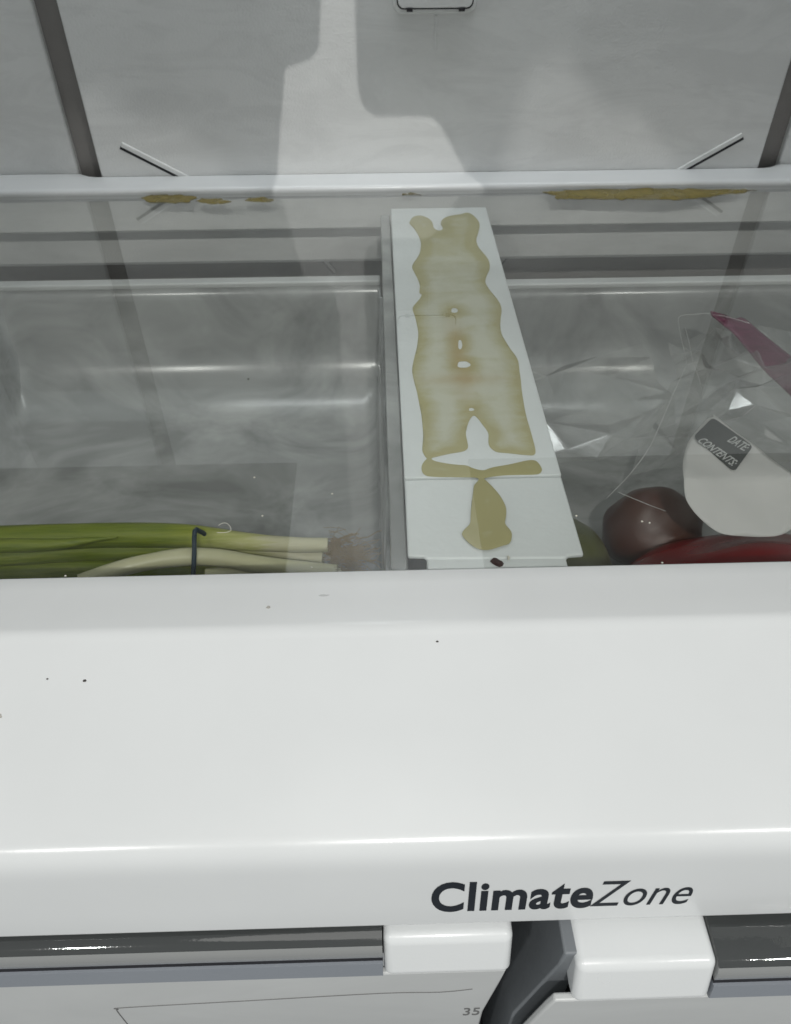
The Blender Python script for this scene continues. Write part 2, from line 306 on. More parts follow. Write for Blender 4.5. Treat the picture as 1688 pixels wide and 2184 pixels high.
           (0.08046, 0.29784), (0.07806, 0.29675), (0.07107, 0.29667), (0.06347, 0.29662), (0.05641, 0.29587), (0.0525, 0.29483), (0.05148, 0.29409), (0.05281, 0.29193), (0.05537, 0.28712),
           (0.05777, 0.28147), (0.05921, 0.27597), (0.05966, 0.2715), (0.05885, 0.26627), (0.05782, 0.26201), (0.05854, 0.25945), (0.05967, 0.25689), (0.06003, 0.25439), (0.05919, 0.25032),
           (0.0576, 0.24795), (0.05458, 0.24683), (0.05095, 0.24535), (0.04742, 0.24442), (0.04405, 0.245), (0.04138, 0.24684), (0.03883, 0.25013), (0.03711, 0.25345), (0.03683, 0.25552),
           (0.03843, 0.25838), (0.04076, 0.26126), (0.04164, 0.26422), (0.04241, 0.27027), (0.04353, 0.27736), (0.04478, 0.28372), (0.04596, 0.2893), (0.04781, 0.29209), (0.04858, 0.2935),
           (0.04781, 0.29517), (0.04312, 0.2956), (0.03559, 0.29603), (0.02804, 0.29636), (0.02304, 0.2972), (0.02094, 0.29922), (0.02029, 0.30268), (0.02088, 0.30666), (0.02281, 0.31015),
           (0.02351, 0.31114), (0.02235, 0.31375), (0.02146, 0.31794), (0.02187, 0.32322), (0.0226, 0.33077), (0.02265, 0.34082), (0.02257, 0.35006), (0.02177, 0.36205), (0.02117, 0.372),
           (0.0207, 0.37577), (0.01963, 0.3866), (0.01932, 0.39527), (0.02065, 0.40543), (0.02301, 0.41856), (0.02439, 0.42949), (0.02508, 0.43937), (0.02451, 0.45107), (0.02379, 0.46013),
           (0.02283, 0.46787), (0.02334, 0.47256), (0.02533, 0.47726), (0.02837, 0.48361), (0.02984, 0.48931), (0.02838, 0.49185), (0.02928, 0.50196), (0.02849, 0.51066), (0.02652, 0.5214),
           (0.02501, 0.53058), (0.02642, 0.538), (0.02982, 0.54741), (0.03218, 0.5571), (0.03341, 0.57115), (0.03277, 0.58155), (0.03139, 0.59009), (0.02911, 0.59994), (0.02665, 0.60667)],
 'TAIL': [(0.0036, 0.36622, -0.13), (0.00169, 0.34892, -0.13), (-0.00926, 0.34714, -0.13), (-0.00593, 0.3778, -0.13)]}
# ------------------------------------------------------------------ refrigerator liner
CXF = 0.05                      # centre of the compartment
liner = tag(empty('refrigerator_liner', (CXF, 0.70, -0.2)), 'pale grey textured plastic back wall of the refrigerator with two dark vertical slots', 'refrigerator')
GL0, GL1 = -0.2585, -0.2365     # air slots
GR0, GR1 = 0.3345, 0.3565
WY = 0.689
def wall_panel(name, x0, x1, y, z0, z1, parent=liner, nx=8):
    return box(name, x0, x1, y, y + 0.03, z0, z1, MAT['liner'], parent, 0.0015, 2)
wall_panel('back_panel', GL1, GR0, WY, -0.040, 0.70)
tag(wall_panel('side_panel', -0.40, GL0, WY + 0.010, -0.040, 0.70), 'narrow back panel left of the dark slot')
tag(wall_panel('side_panel', GR1, 0.50, WY + 0.010, -0.040, 0.70), 'narrow back panel right of the dark slot')
for a, b_ in ((GL0, GL1), (GR0, GR1)):
    s = box('air_slot', a, b_, WY + 0.016, WY + 0.03, -0.04, 0.70, MAT['slot'], liner)
box('side_wall', -0.42, -0.40, 0.16, 0.73, -0.25, 0.70, MAT['liner'], liner)
box('side_wall', 0.50, 0.52, 0.16, 0.73, -0.25, 0.70, MAT['liner'], liner)
# lower step of the liner behind the drawers
prism_x('rear_rail', [(0.74, -0.0405), (0.690, -0.0402), (0.690, -0.0035), (0.6745, -0.0050), (0.6720, -0.0075), (0.6720, -0.0335), (0.6745, -0.0360), (0.698, -0.0405), (0.700, -0.076), (0.704, -0.080), (0.74, -0.080)], -0.40, 0.50, MAT['liner'], liner)
box('lower_wall', -0.40, 0.50, 0.760, 0.775, -0.26, -0.060, MAT['slot'], liner)  # dark slot colour paints in the shaded band behind the drawers
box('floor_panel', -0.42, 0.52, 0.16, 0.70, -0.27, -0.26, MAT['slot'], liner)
# raised diagonal ribs with a shadow groove, low on the back panel
def rib(p0, p1, w, name='vent_rib', y=WY, parent=liner, h=0.0014):
    a = Vector((p0[0], 0, p0[1])); b2 = Vector((p1[0], 0, p1[1])); t = (b2 - a).normalized(); n = Vector((-t.z, 0, t.x))
    if n.z < 0: n = -n
    quad = [a, b2, b2 + n * w, a + n * w]
    o = plate(name, [(q.x, q.z) for q in quad], y + 0.001, y - h, MAT['liner'], parent, 0.001, axis='y')
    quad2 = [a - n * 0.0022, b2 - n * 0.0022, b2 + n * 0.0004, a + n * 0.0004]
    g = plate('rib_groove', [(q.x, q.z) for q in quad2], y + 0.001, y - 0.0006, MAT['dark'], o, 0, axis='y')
    return o
rib((-0.2140, 0.0315), (-0.1625, 0.0025), 0.0042)
rib((0.3130, 0.0325), (0.2635, 0.0025), 0.0042)
rib((-0.060, -0.100), (-0.045, -0.119), 0.003, y=0.76)
rib((0.137, -0.100), (0.122, -0.119), 0.003, y=0.76)
# catch at the top of the panel
catch = tag(empty('shelf_catch', (0.047, WY, 0.125)), 'small rounded grey catch with black tabs high on the back panel', 'catch')
def rrect(x0, x1, z0, z1, r, n=5):
    out = []
    for cx_, cz_, a0 in ((x1 - r, z0 + r, -90), (x1 - r, z1 - r, 0), (x0 + r, z1 - r, 90), (x0 + r, z0 + r, 180)):
        for k in range(n + 1):
            a = math.radians(a0 + 90 * k / n); out.append((cx_ + r * math.cos(a), cz_ + r * math.sin(a)))
    return out
plate('catch_surround', rrect(0.0158, 0.0792, 0.1250, 0.165, 0.006), WY + 0.002, WY - 0.0035, MAT['liner'], catch, 0.0012, axis='y')
plate('catch_recess', rrect(0.0185, 0.0765, 0.1280, 0.1420, 0.005), WY, WY - 0.0041, MAT['dark'], catch, 0, axis='y')
plate('catch_plate', rrect(0.0194, 0.0756, 0.1290, 0.160, 0.0045), WY, WY - 0.0056, MAT['liner'], catch, 0.0008, axis='y')
for x in (0.026, 0.0655): box('catch_tab', x, x + 0.0045, WY - 0.0062, WY - 0.0035, 0.1268, 0.1292, MAT['dark'], catch)
box('moulding_line', 0.0475, 0.0497, WY - 0.0010, WY + 0.001, 0.100, 0.1235, MAT['liner'], liner, 0.0006)

# ------------------------------------------------------------------ glass shelf
shelf = tag(empty('glass_shelf', (CXF, 0.45, 0.0)), 'clear glass shelf framed by a wide glossy white front trim and slim rear trim', 'shelf')
SX0, SX1 = -0.345, 0.445
glass = box('glass_pane', SX0, SX1, 0.200, 0.674, -0.0040, 0.0, MAT['glass'], shelf)
# rear trim with a rounded nose; it steps back at the air slots
prism_x('rear_trim', [(0.6645, 0.0004), (0.6638, 0.0018), (0.6640, 0.0034), (0.6650, 0.0048), (0.6668, 0.0056), (0.6885, 0.0068), (0.6885, -0.003), (0.6655, -0.003)], SX0, SX1, MAT['white'], shelf, nx=1)
for a, b_, s in ((SX0, GL1 - 0.003, 1), (GR0 + 0.003, SX1, -1)):
    pts = [(a, 0.6888), (b_, 0.6888), (b_ - s * 0 , 0.6935), (a, 0.6935)]
    if s == 1: ol = [(a, 0.6887), (b_ + 0.003, 0.6887), (b_ - 0.008, 0.6915), (b_ - 0.018, 0.6985), (a, 0.6985)]
    else: ol = [(a - 0.003, 0.6887), (b_, 0.6887), (b_, 0.6985), (a + 0.018, 0.6985), (a + 0.008, 0.6915)]
    plate('trim_ear', ol, -0.002, 0.0066, MAT['white'], shelf, 0.001)
# front trim: strip, soft crease, broad face, rounded nose, fascia
def arc(p0, p1, t0, t1, n):
    """cubic bezier between two points with end directions (angles below the horizontal, towards the front)"""
    d = math.dist(p0, p1) * 0.40
    c0 = (p0[0] - d * math.cos(t0), p0[1] - d * math.sin(t0)); c1 = (p1[0] + d * math.cos(t1), p1[1] + d * math.sin(t1))
    out = []
    for k in range(n + 1):
        t = k / n; u = 1 - t
        out.append(tuple(u ** 3 * a + 3 * u * u * t * b + 3 * u * t * t * c + t ** 3 * e for a, b, c, e in zip(p0, c0, c1, p1)))
    return out
rad = math.radians
prof = [(0.2282, 0.0002), (0.2280, 0.0012), (0.2272, 0.0016)]
prof += [(0.2200, 0.0022), (0.2100, 0.0034)]
prof += arc((0.1975, 0.0049), (0.1890, 0.0028), rad(-7), rad(17), 8)
prof += [(0.175, -0.0025), (0.155, -0.0087), (0.135, -0.0149)]
prof += arc((0.1215, -0.0192), (0.1128, -0.0355), rad(17.5), rad(82), 18)
prof += [(0.1115, -0.0450), (0.1099, -0.0565)]
prof += arc((0.1081, -0.0693), (0.1093, -0.0716), rad(82), rad(150), 5)
prof += [(0.118, -0.0712), (0.140, -0.055), (0.160, -0.025), (0.200, -0.0150), (0.2250, -0.0050), (0.2282, -0.0046)]
# the glass is let into the trim: cut a groove for it
front = prism_x('front_trim', prof, SX0, SX1, MAT['white'], shelf, sharp=60)
# raised lettering printed on the fascia
def text_mesh(body, size, bold=0.0, shear=0.0, spacing=1.0):
    cu = bpy.data.curves.new('txt', 'FONT'); cu.body = body; cu.size = size; cu.offset = bold; cu.shear = shear; cu.space_character = spacing
    cu.extrude = 0.00006; cu.resolution_u = 6
    o = bpy.data.objects.new('txt', cu); col.objects.link(o)
    dg = bpy.context.evaluated_depsgraph_get(); me = bpy.data.meshes.new_from_object(o.evaluated_get(dg))
    bpy.data.objects.remove(o); 
    xs = [v.co.x for v in me.vertices]
    return me, min(xs), max(xs)
def place_text(name, me, x0, x1, M, width, mat, parent, xoff, sy=1.0):
    s = width / (x1 - x0)
    for v in me.vertices: v.co = M @ Vector((xoff + (v.co.x - x0) * s, v.co.y * s * sy, v.co.z))
    return link(name, me, mat, parent, None)
def frame(origin, ex, ey):
    ex = Vector(ex).normalized(); ey = Vector(ey); ey = (ey - ey.dot(ex) * ex).normalized(); ez = ex.cross(ey)
    return Matrix(((ex.x, ey.x, ez.x, origin[0]), (ex.y, ey.y, ez.y, origin[1]), (ex.z, ey.z, ez.z, origin[2]), (0, 0, 0, 1)))
pA = Vector((0, 0.1128, -0.0355)); pB = Vector((0, 0.1081, -0.0693)); upv = (pA - pB).normalized(); nrm = Vector((0, -upv.z, upv.y))
if nrm.y > 0: nrm = -nrm
org = pB + upv * 0.0092 + nrm * 0.00012
# bold upright word then light slanted word
me, a, b_ = text_mesh('Climate', 1.0, bold=0.027, spacing=1.06)
place_text('lettering', me, a, b_, frame((0.0150, org.y, org.z), (1, 0, 0), upv), 0.0608, MAT['ink'], front, 0, 1.5)
me, a, b_ = text_mesh('Zone', 1.0, bold=-0.004, shear=0.22, spacing=1.02)
place_text('lettering', me, a, b_, frame((0.0755, org.y, org.z), (1, 0, 0), upv), 0.0376, MAT['ink'], front, 0, 1.5)

# ------------------------------------------------------------------ support rail under the glass
rail = tag(empty('support_rail', (CXF, 0.44, -0.03)), 'white plastic support rail running front to back under the glass, notched at its front end', 'rail')
ZT = -0.0046
RL, RR = 0.0112, 0.0912
plate('rail_deck', [(RL, 0.2965), (RR, 0.2965), (RR, 0.64), (RL + 0.0006, 0.64)], -0.020, ZT, MAT['rail'], rail, 0.0007)
plate('rail_nose', [(RL - 0.0002, 0.2430), (0.0185, 0.2425), (0.0195, 0.2410), (0.0832, 0.2395), (0.0842, 0.2410), (RR + 0.0002, 0.2415), (RR, 0.2960), (RL, 0.2960)], -0.0080, ZT - 0.0009, MAT['rail'], rail, 0.0010)
prism_x('rail_tongue', [(0.2420, -0.0068), (0.2405, -0.0062), (0.2320, -0.0062), (0.2270, -0.0066), (0.215, -0.010), (0.215, -0.018), (0.2420, -0.018)], 0.0196, 0.0830, MAT['rail'], rail, 0.0006, 2)
box('rail_flange', 0.0032, RL - 0.0003, 0.224, 0.640, -0.020, -0.0100, MAT['bin'], rail, 0.0008)
box('rail_web', 0.030, 0.072, 0.215, 0.640, -0.10, -0.0205, MAT['rail'], rail)

# ------------------------------------------------------------------ dried spill on the rail
def spill(name, outline, z, mat, holes=(), grid=0.0016, sub=3, parent=None, jit=0.0):
    from mathutils.geometry import delaunay_2d_cdt
    from mathutils.kdtree import KDTree
    loop = catmull(outline, sub, True); hl = [catmull(h, 2, True) for h in holes]
    if jit:
        loop = [(p[0] + jit * 2.5 * noise.noise(Vector((p[0] * 150, p[1] * 150, 1))), p[1] + jit * noise.noise(Vector((p[0] * 240, p[1] * 240, 5)))) for p in loop]
    P = []; E = []
    for lp in [loop] + hl:
        k0 = len(P); P += [Vector(p[:2]) for p in lp]; E += [(k0 + i, k0 + (i + 1) % len(lp)) for i in range(len(lp))]
    kd = KDTree(len(P))
    for i, p in enumerate(P): kd.insert((p.x, p.y, 0), i)
    kd.balance()
    def inside(p, poly):
        r = False
        for a, b2 in zip(poly, poly[1:] + poly[:1]):
            if (a[1] > p[1]) != (b2[1] > p[1]) and p[0] < (b2[0] - a[0]) * (p[1] - a[1]) / (b2[1] - a[1]) + a[0]: r = not r
        return r
    def ok(p): return inside(p, loop) and not any(inside(p, h) for h in hl)
    xs = [p.x for p in P]; ys = [p.y for p in P]; y = min(ys)
    pts = list(P)
    while y < max(ys):
        x = min(xs)
        while x < max(xs):
            q = (x + random.uniform(-.2, .2) * grid, y + random.uniform(-.2, .2) * grid)
            if kd.find((q[0], q[1], 0))[2] > grid * 0.45 and ok(q): pts.append(Vector(q))
            x += grid
        y += grid
    vo, eo, fo, *_ = delaunay_2d_cdt(pts, E, [], 0, 1e-7)
    bm = bmesh.new(); lay = bm.verts.layers.float.new('rim')
    vs = [bm.verts.new((p.x, p.y, z)) for p in vo]
    for v in vs:
        d = kd.find((v.co.x, v.co.y, 0))[2]; v[lay] = d; v.co.z = z + 0.00022 * min(1, d / 0.0015)
    for f in fo:
        ctr = sum((vo[i] for i in f), Vector((0, 0))) / len(f)
        if ok(ctr): bm.faces.new([vs[i] for i in f])
    bmesh.ops.delete(bm, geom=[v for v in bm.verts if not v.link_faces], context='VERTS')
    ex = bmesh.ops.extrude_face_region(bm, geom=bm.faces[:])
    for g in ex['geom']:
        if isinstance(g, bmesh.types.BMVert): g.co.z = z - 0.00015
    return from_bm(name, bm, mat, parent, 60)
def stain_mat(name, thin, thick, brown, bx, by, sheet=0.75):
    m, nt, b = new_mat(name); v = coords(nt)
    at = N(nt, 'ShaderNodeAttribute'); at.attribute_name = 'rim'
    mr = N(nt, 'ShaderNodeMapRange'); nt.links.new(at.outputs['Fac'], mr.inputs['Value'])
    mr.inputs['From Min'].default_value = 0.0; mr.inputs['From Max'].default_value = 0.011; mr.inputs['To Min'].default_value = 0.95; mr.inputs['To Max'].default_value = 0.12
    n1 = noise_n(nt, 45, 6, 0.6, v, 0.6); n2 = noise_n(nt, 700, 3, 0.6, v)
    sx = N(nt, 'ShaderNodeSeparateXYZ'); tc = N(nt, 'ShaderNodeTexCoord'); nt.links.new(tc.outputs['Object'], sx.inputs[0])
    def gauss(axis, c, w):
        s = N(nt, 'ShaderNodeMath', operation='SUBTRACT'); nt.links.new(sx.outputs[axis], s.inputs[0]); s.inputs[1].default_value = c
        d = N(nt, 'ShaderNodeMath', operation='DIVIDE'); nt.links.new(s.outputs[0], d.inputs[0]); d.inputs[1].default_value = w
        p = N(nt, 'ShaderNodeMath', operation='MULTIPLY'); nt.links.new(d.outputs[0], p.inputs[0]); nt.links.new(d.outputs[0], p.inputs[1])
        q = N(nt, 'ShaderNodeMath', operation='MULTIPLY'); nt.links.new(p.outputs[0], q.inputs[0]); q.inputs[1].default_value = -1
        e = N(nt, 'ShaderNodeMath', operation='EXPONENT'); nt.links.new(q.outputs[0], e.inputs[0]); return e.outputs[0]
    def mul(a, c):
        q = N(nt, 'ShaderNodeMath', operation='MULTIPLY'); nt.links.new(a, q.inputs[0])
        if isinstance(c, float): q.inputs[1].default_value = c
        else: nt.links.new(c, q.inputs[1])
        return q.outputs[0]
    def add(a, c):
        q = N(nt, 'ShaderNodeMath', operation='ADD'); nt.links.new(a, q.inputs[0])
        if isinstance(c, float): q.inputs[1].default_value = c
        else: nt.links.new(c, q.inputs[1])
        return q.outputs[0]
    base = add(mr.outputs['Result'], mul(add(n1.outputs['Fac'], -0.5), 1.2))
    base = add(base, mul(add(n2.outputs['Fac'], -0.5), 0.25))
    nbd = noise_n(nt, 1.0, 3, 0.6, coords(nt, (14, 95, 1), (0, 0, 0.03)))
    base = add(base, mul(add(nbd.outputs['Fac'], -0.5), 0.8))
    # film is thicker towards the front part of the spill and at the far lobes
    base = add(base, mul(gauss(1, 0.27, 0.05), 0.5)); base = add(base, mul(gauss(1, 0.58, 0.05), 0.5))
    c = ramp(nt, base, [(0.1, thin), (0.85, thick)])
    if brown:
        br = mul(gauss(0, bx, 0.0065), gauss(1, by, 0.042)); br2 = mul(mul(gauss(1, by - 0.0285, 0.0055), gauss(0, bx, 0.026)), 0.8)
        br = add(br, br2); br = mul(br, mul(add(n1.outputs['Fac'], 0.15), 0.9))
        mx = N(nt, 'ShaderNodeMix', data_type='RGBA'); nt.links.new(br, mx.inputs[0]); nt.links.new(c, mx.inputs[6]); mx.inputs[7].default_value = (*brown, 1)
        c = mx.outputs[2]
    nt.links.new(c, b.inputs['Base Color']); b.inputs['Roughness'].default_value = sheet; b.inputs['Specular IOR Level'].default_value = 0.3
    if not brown:
        al = add(mul(n1.outputs['Fac'], 1.5), -0.15); nt.links.new(al, b.inputs['Alpha'])
    return m
MAT['stain'] = stain_mat('dried_yellow_spill', (0.50, 0.505, 0.41), (0.375, 0.348, 0.175), (0.37, 0.275, 0.11), 0.0487, 0.412)
MAT['drip'] = stain_mat('dried_olive_drip', (0.22, 0.18, 0.05), (0.17, 0.135, 0.03), None, 0, 0, 0.35)
tag(spill('spilled_liquid', D['STAIN'], ZT + 0.0003, MAT['stain'], D['HOLES']), 'large olive yellow dried spill with wavy edges spread along the white rail', 'spill')
names = ('ragged olive drip at the rear trim, leftmost of the three drips', 'oval olive drip at the rear trim, middle of the three drips left of the rail', 'thin pointed olive drip at the rear trim, third from the left', 'tiny olive drip at the rear trim just left of the rail end', 'long olive streak along the rear trim right of the rail')
for d_, nm in zip(D['DRIPS'], names):
    tag(spill('dried_drip', d_, 0.0004, MAT['drip'], grid=0.004, sub=8, jit=0.0035), nm, 'drip', 'dried drips along the rear trim')

# ------------------------------------------------------------------ crisper drawers
MAT['postdark'] = plastic('navy_post', (0.19, 0.205, 0.22), 0.45, 0.01, 200, 0.1)
def make_drawer(name, label, x0, x1, hx0, hx1, cap_side, dy):
    """x0..x1 bin, hx0..hx1 white grip, clear bar from the grip to the outer end"""
    root = tag(empty(name, ((x0 + x1) / 2, 0.36 + dy, -0.18)), label, 'drawer')
    yb, yf, zf = 0.632, 0.150, -0.172
    # tub: rear wall, rounded corner, floor with a moulded step, front wall
    t = 0.003
    inner = [(yb, -0.064), (yb - 0.004, -0.080)]
    for k in range(9):
        a = math.radians(90 * k / 8); inner.append((yb - 0.012 - 0.070 * math.sin(a), -0.102 - 0.070 + 0.070 * math.cos(a) - 0.0))
    inner = [(yb, -0.066), (yb - 0.003, -0.080)]
    for k in range(11):
        a = math.radians(90 * k / 10); inner.append((yb - 0.008 - 0.085 * (1 - math.cos(a)), zf + 0.060 - 0.060 * math.sin(a)))
    inner += [(0.525, zf), (0.520, zf - 0.0045), (0.485, zf - 0.0050), (0.480, zf - 0.0005), (0.40, zf), (0.20, zf), (yf + 0.02, zf), (yf + 0.006, zf + 0.012), (yf, -0.08)]
    inner = [(p[0] + dy, p[1]) for p in inner]
    bm = bmesh.new(); rings = []
    # sections across x with rounded side corners rising to side walls
    secs = []
    rs = 0.022
    secs.append((x0, 0.096)); secs.append((x0 + 0.003, 0.05))
    for k in range(5):
        a = math.radians(90 * k / 4); secs.append((x0 + 0.004 + rs * (1 - math.cos(a)), rs * (1 - math.sin(a))))
    mir = [((x0 + x1) - s[0], s[1]) for s in reversed(secs)]
    allsec = secs + mir
    for sx_, lift in allsec:
        ring = []
        for (py_, pz_) in inner: ring.append(bm.verts.new((sx_, py_, max(pz_, zf + lift) if pz_ < -0.09 else pz_)))
        rings.append(ring)
    for i in range(len(rings) - 1):
        for k in range(len(inner) - 1):
            try: bm.faces.new((rings[i][k], rings[i][k + 1], rings[i + 1][k + 1], rings[i + 1][k]))
            except ValueError: pass
    bmesh.ops.remove_doubles(bm, verts=bm.verts[:], dist=1e-6)
    tub = from_bm('tub', bm, MAT['bin'], root, 50)
    so = tub.modifiers.new('solid', 'SOLIDIFY'); so.thickness = 0.0022; so.offset = 1
    box('tub_rim', x0, x1, yb + dy - 0.001, yb + dy + 0.010, -0.0690, -0.0640, MAT['front'], tub, 0.0015)
    # white grip
    gp = [(0.150, -0.0765), (0.1050, -0.0775), (0.0985, -0.0995), (0.1045, -0.1030), (0.150, -0.1000)]
    grip = prism_x('grip', [(p[0] + dy, p[1]) for p in gp], hx0, hx1, MAT['handle_white'], root, 0.0078, 7)
    # clear bar
    if cap_side > 0: b0, b1 = x0 - 0.02, hx0 - 0.0004
    else: b0, b1 = hx1 + 0.0004, x1 + 0.02
    bp = [(0.148, -0.0780), (0.1110, -0.0782)] + [(0.1110 - 0.0085 * math.sin(math.radians(q)), -0.0850 + 0.0068 * math.cos(math.radians(q))) for q in (15, 30, 45, 60, 75, 90)] + [(0.1026, -0.0890), (0.106, -0.0892), (0.110, -0.083), (0.148, -0.0815)]
    prism_x('handle_bar', [(p[0] + dy, p[1]) for p in bp], b0, b1, MAT['clearbar'], root)
    def ap(q, o): return (0.1110 - (0.0085 + o) * math.sin(math.radians(q)) + dy, -0.0850 + (0.0068 + o) * math.cos(math.radians(q)))
    prism_x('bar_window', [(0.140 + dy, -0.0777)] + [ap(q, 0.0005) for q in (0, 10, 20, 30, 40, 50)] + [ap(q, -0.0002) for q in (50, 30, 10, 0)] + [(0.140 + dy, -0.0784)], b0, b1, MAT['barwin'], root)  # darker upper strip paints the bar's uneven reflection as a second tone
    prism_x('shadow_gap', [(0.1060 + dy, -0.0893), (0.1028 + dy, -0.0893), (0.1022 + dy, -0.0912), (0.1060 + dy, -0.0912)], b0, b1, MAT['dark'], root)
    prism_x('lower_lip', [(0.1060 + dy, -0.0913), (0.1010 + dy, -0.0913), (0.0993 + dy, -0.1000), (0.0998 + dy, -0.1008), (0.1060 + dy, -0.1008)], b0, b1, MAT['bluegrey'], root)  # blue-grey tone paints the shaded lower part of the bar
    # drawer front below the handle
    if cap_side > 0: ol = [(x0 - 0.02, -0.1012), (0.0465, -0.1012), (0.0455, -0.115), (0.0412, -0.160), (0.0405, -0.34), (x0 - 0.02, -0.34)]
    else: ol = [(0.0640, -0.1012), (x1 + 0.02, -0.1012), (x1 + 0.02, -0.34), (0.0535, -0.34), (0.0540, -0.160), (0.0620, -0.110)]
    fp = plate('front_panel', ol, 0.1035 + dy, 0.1002 + dy, MAT['front'], root, 0.001, axis='y')
    if cap_side < 0:
        plate('corner_post', [(0.0665, -0.0785), (0.0660, -0.092), (0.0545, -0.158), (0.0540, -0.34), (0.074, -0.34), (0.074, -0.0785)], 0.150 + dy, 0.1100 + dy, MAT['postdark'], root, 0.001, axis='y')
    return root, fp
left_drawer, lfp = make_drawer('crisper_drawer', 'left crisper drawer of frosted plastic with white grip at its right end', -0.335, 0.002, -0.0034, 0.0478, 1, 0.0)
right_drawer, rfp = make_drawer('crisper_drawer', 'right crisper drawer of frosted plastic, pulled slightly forward, white grip at its left end', 0.098, 0.435, 0.0705, 0.1248, -1, -0.0115)
# side cheeks seen in the gap between the drawers
box('side_cheek', 0.0400, 0.0414, 0.1038, 0.60, -0.30, -0.1045, MAT['front'], left_drawer)
box('side_cheek', 0.0700, 0.0714, 0.1500, 0.60, -0.30, -0.1045, MAT['front'], right_drawer)
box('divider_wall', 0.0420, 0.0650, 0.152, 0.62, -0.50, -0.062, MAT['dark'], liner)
# embossed outline and number on the left front
def line_on_front(pts, w, y, parent, mat, name='embossed_line'):
    P = catmull([(p[0], y, p[1]) for p in pts], 4)
    return tube(name, P, w, mat, parent, 6)
line_on_front([(-0.1220, -0.20), (-0.1212, -0.145), (-0.1200, -0.138), (-0.1160, -0.1355), (-0.06, -0.131), (-0.0045, -0.1265), (0.02, -0.1275), (0.034, -0.1245)], 0.00022, 0.1001, lfp, MAT['pencil'])
me, a, b_ = text_mesh('35', 1.0, 0.0)
place_text('embossed_number', me, a, b_, frame((0.0320, 0.10005, -0.1640), (1, 0, 0.0), (0, 0, 1)), 0.0075, MAT['pencil'], lfp, 0, 1.9)

# dark base below the drawers
box('base_panel', -0.42, 0.52, 0.115, 0.16, -0.52, -0.30, MAT['dark'], liner)
# ------------------------------------------------------------------ scallions in the left drawer
def scallion_mat():
    m, nt, b = new_mat('scallion_skin'); tc = N(nt, 'ShaderNodeTexCoord'); sx = N(nt, 'ShaderNodeSeparateXYZ'); nt.links.new(tc.outputs['Object'], sx.inputs[0])
    v = coords(nt, (5, 130, 130)); n1 = noise_n(nt, 3, 4, 0.7, v)
    mr = N(nt, 'ShaderNodeMapRange'); nt.links.new(sx.outputs[0], mr.inputs['Value'])
    mr.inputs['From Min'].default_value = -0.15; mr.inputs['From Max'].default_value = -0.045
    ad = N(nt, 'ShaderNodeMath', operation='MULTIPLY_ADD'); nt.links.new(n1.outputs['Fac'], ad.inputs[0]); ad.inputs[1].default_value = 0.6; nt.links.new(mr.outputs['Result'], ad.inputs[2])
    c = ramp(nt, ad.outputs[0], [(0.18, (0.10, 0.15, 0.008)), (0.5, (0.26, 0.30, 0.03)), (0.85, (0.47, 0.47, 0.20)), (1.0, (0.58, 0.56, 0.38))])
    nt.links.new(c, b.inputs['Base Color']); b.inputs['Roughness'].default_value = 0.5
    bp = N(nt, 'ShaderNodeBump'); bp.inputs['Strength'].default_value = 0.5; bp.inputs['Distance'].default_value = 0.0015; nt.links.new(n1.outputs['Fac'], bp.inputs['Height']); nt.links.new(bp.outputs['Normal'], b.inputs['Normal'])
    b.inputs['Subsurface Weight'].default_value = 0.0
    return m
def pale_mat():
    return plastic('scallion_white', (0.54, 0.53, 0.34), 0.35, 0.08, 60, 0.1)
MAT['scal'] = scallion_mat(); MAT['pale'] = pale_mat()
MAT['root'] = plastic('root_fibre', (0.34, 0.26, 0.155), 0.8, 0.12, 300, 0.2)
MAT['band'] = plastic('blue_rubber', (0.010, 0.030, 0.050), 0.45, 0.004, 200, 0.1)
bunch = tag(empty('scallion_bunch', (-0.13, 0.36, -0.17)), 'bunch of scallions tied with a dark blue rubber band behind the front trim', 'scallions')
for i, q in enumerate(D['SCAL']):
    pts = catmull([p for p, r in q], 6); rr = [r[0] for r in catmull([(r,) for p, r in q], 6)]
    tube('stalk', pts, rr, MAT['pale'] if i in (2, 5) else MAT['scal'], bunch, 18, 0.10)
tube('rubber_band', [(p[0], p[1], p[2] + 0.004 - 0.012 * abs(i - 4.5) / 4.5) for i, p in enumerate(catmull(D['BAND'], 3))], 0.0016, MAT['band'], bunch, 10)
rnd = random.Random(3)
# root tufts: many fine curling fibres joined per bulb
for bi, c in enumerate(D['ROOTS']):
    bm = bmesh.new(); c = Vector(c)
    for k in range(70):
        p = c + Vector((rnd.gauss(0, 0.002), rnd.gauss(0, 0.005), rnd.gauss(0, 0.003)))
        d = Vector((1, rnd.gauss(-0.1, 0.45), rnd.gauss(0.05, 0.35))).normalized(); L = rnd.uniform(0.008, 0.026); path = []
        for s in range(7):
            path.append(p.copy()); p = p + d * L / 6; d = (d + Vector((rnd.gauss(0, .25), rnd.gauss(0, .25), rnd.gauss(-0.05, .25)))).normalized()
        r = rnd.uniform(0.00015, 0.0004); prev = None
        for pt in path:
            ring = [bm.verts.new(pt + Vector((0, r * math.cos(a), r * math.sin(a)))) for a in (0, 2.09, 4.19)]
            if prev:
                for q in range(3): bm.faces.new((prev[q], prev[(q + 1) % 3], ring[(q + 1) % 3], ring[q]))
            prev = ring
    o = from_bm('root_tuft', bm, MAT['root'], bunch, 60); o['kind'] = 'stuff'

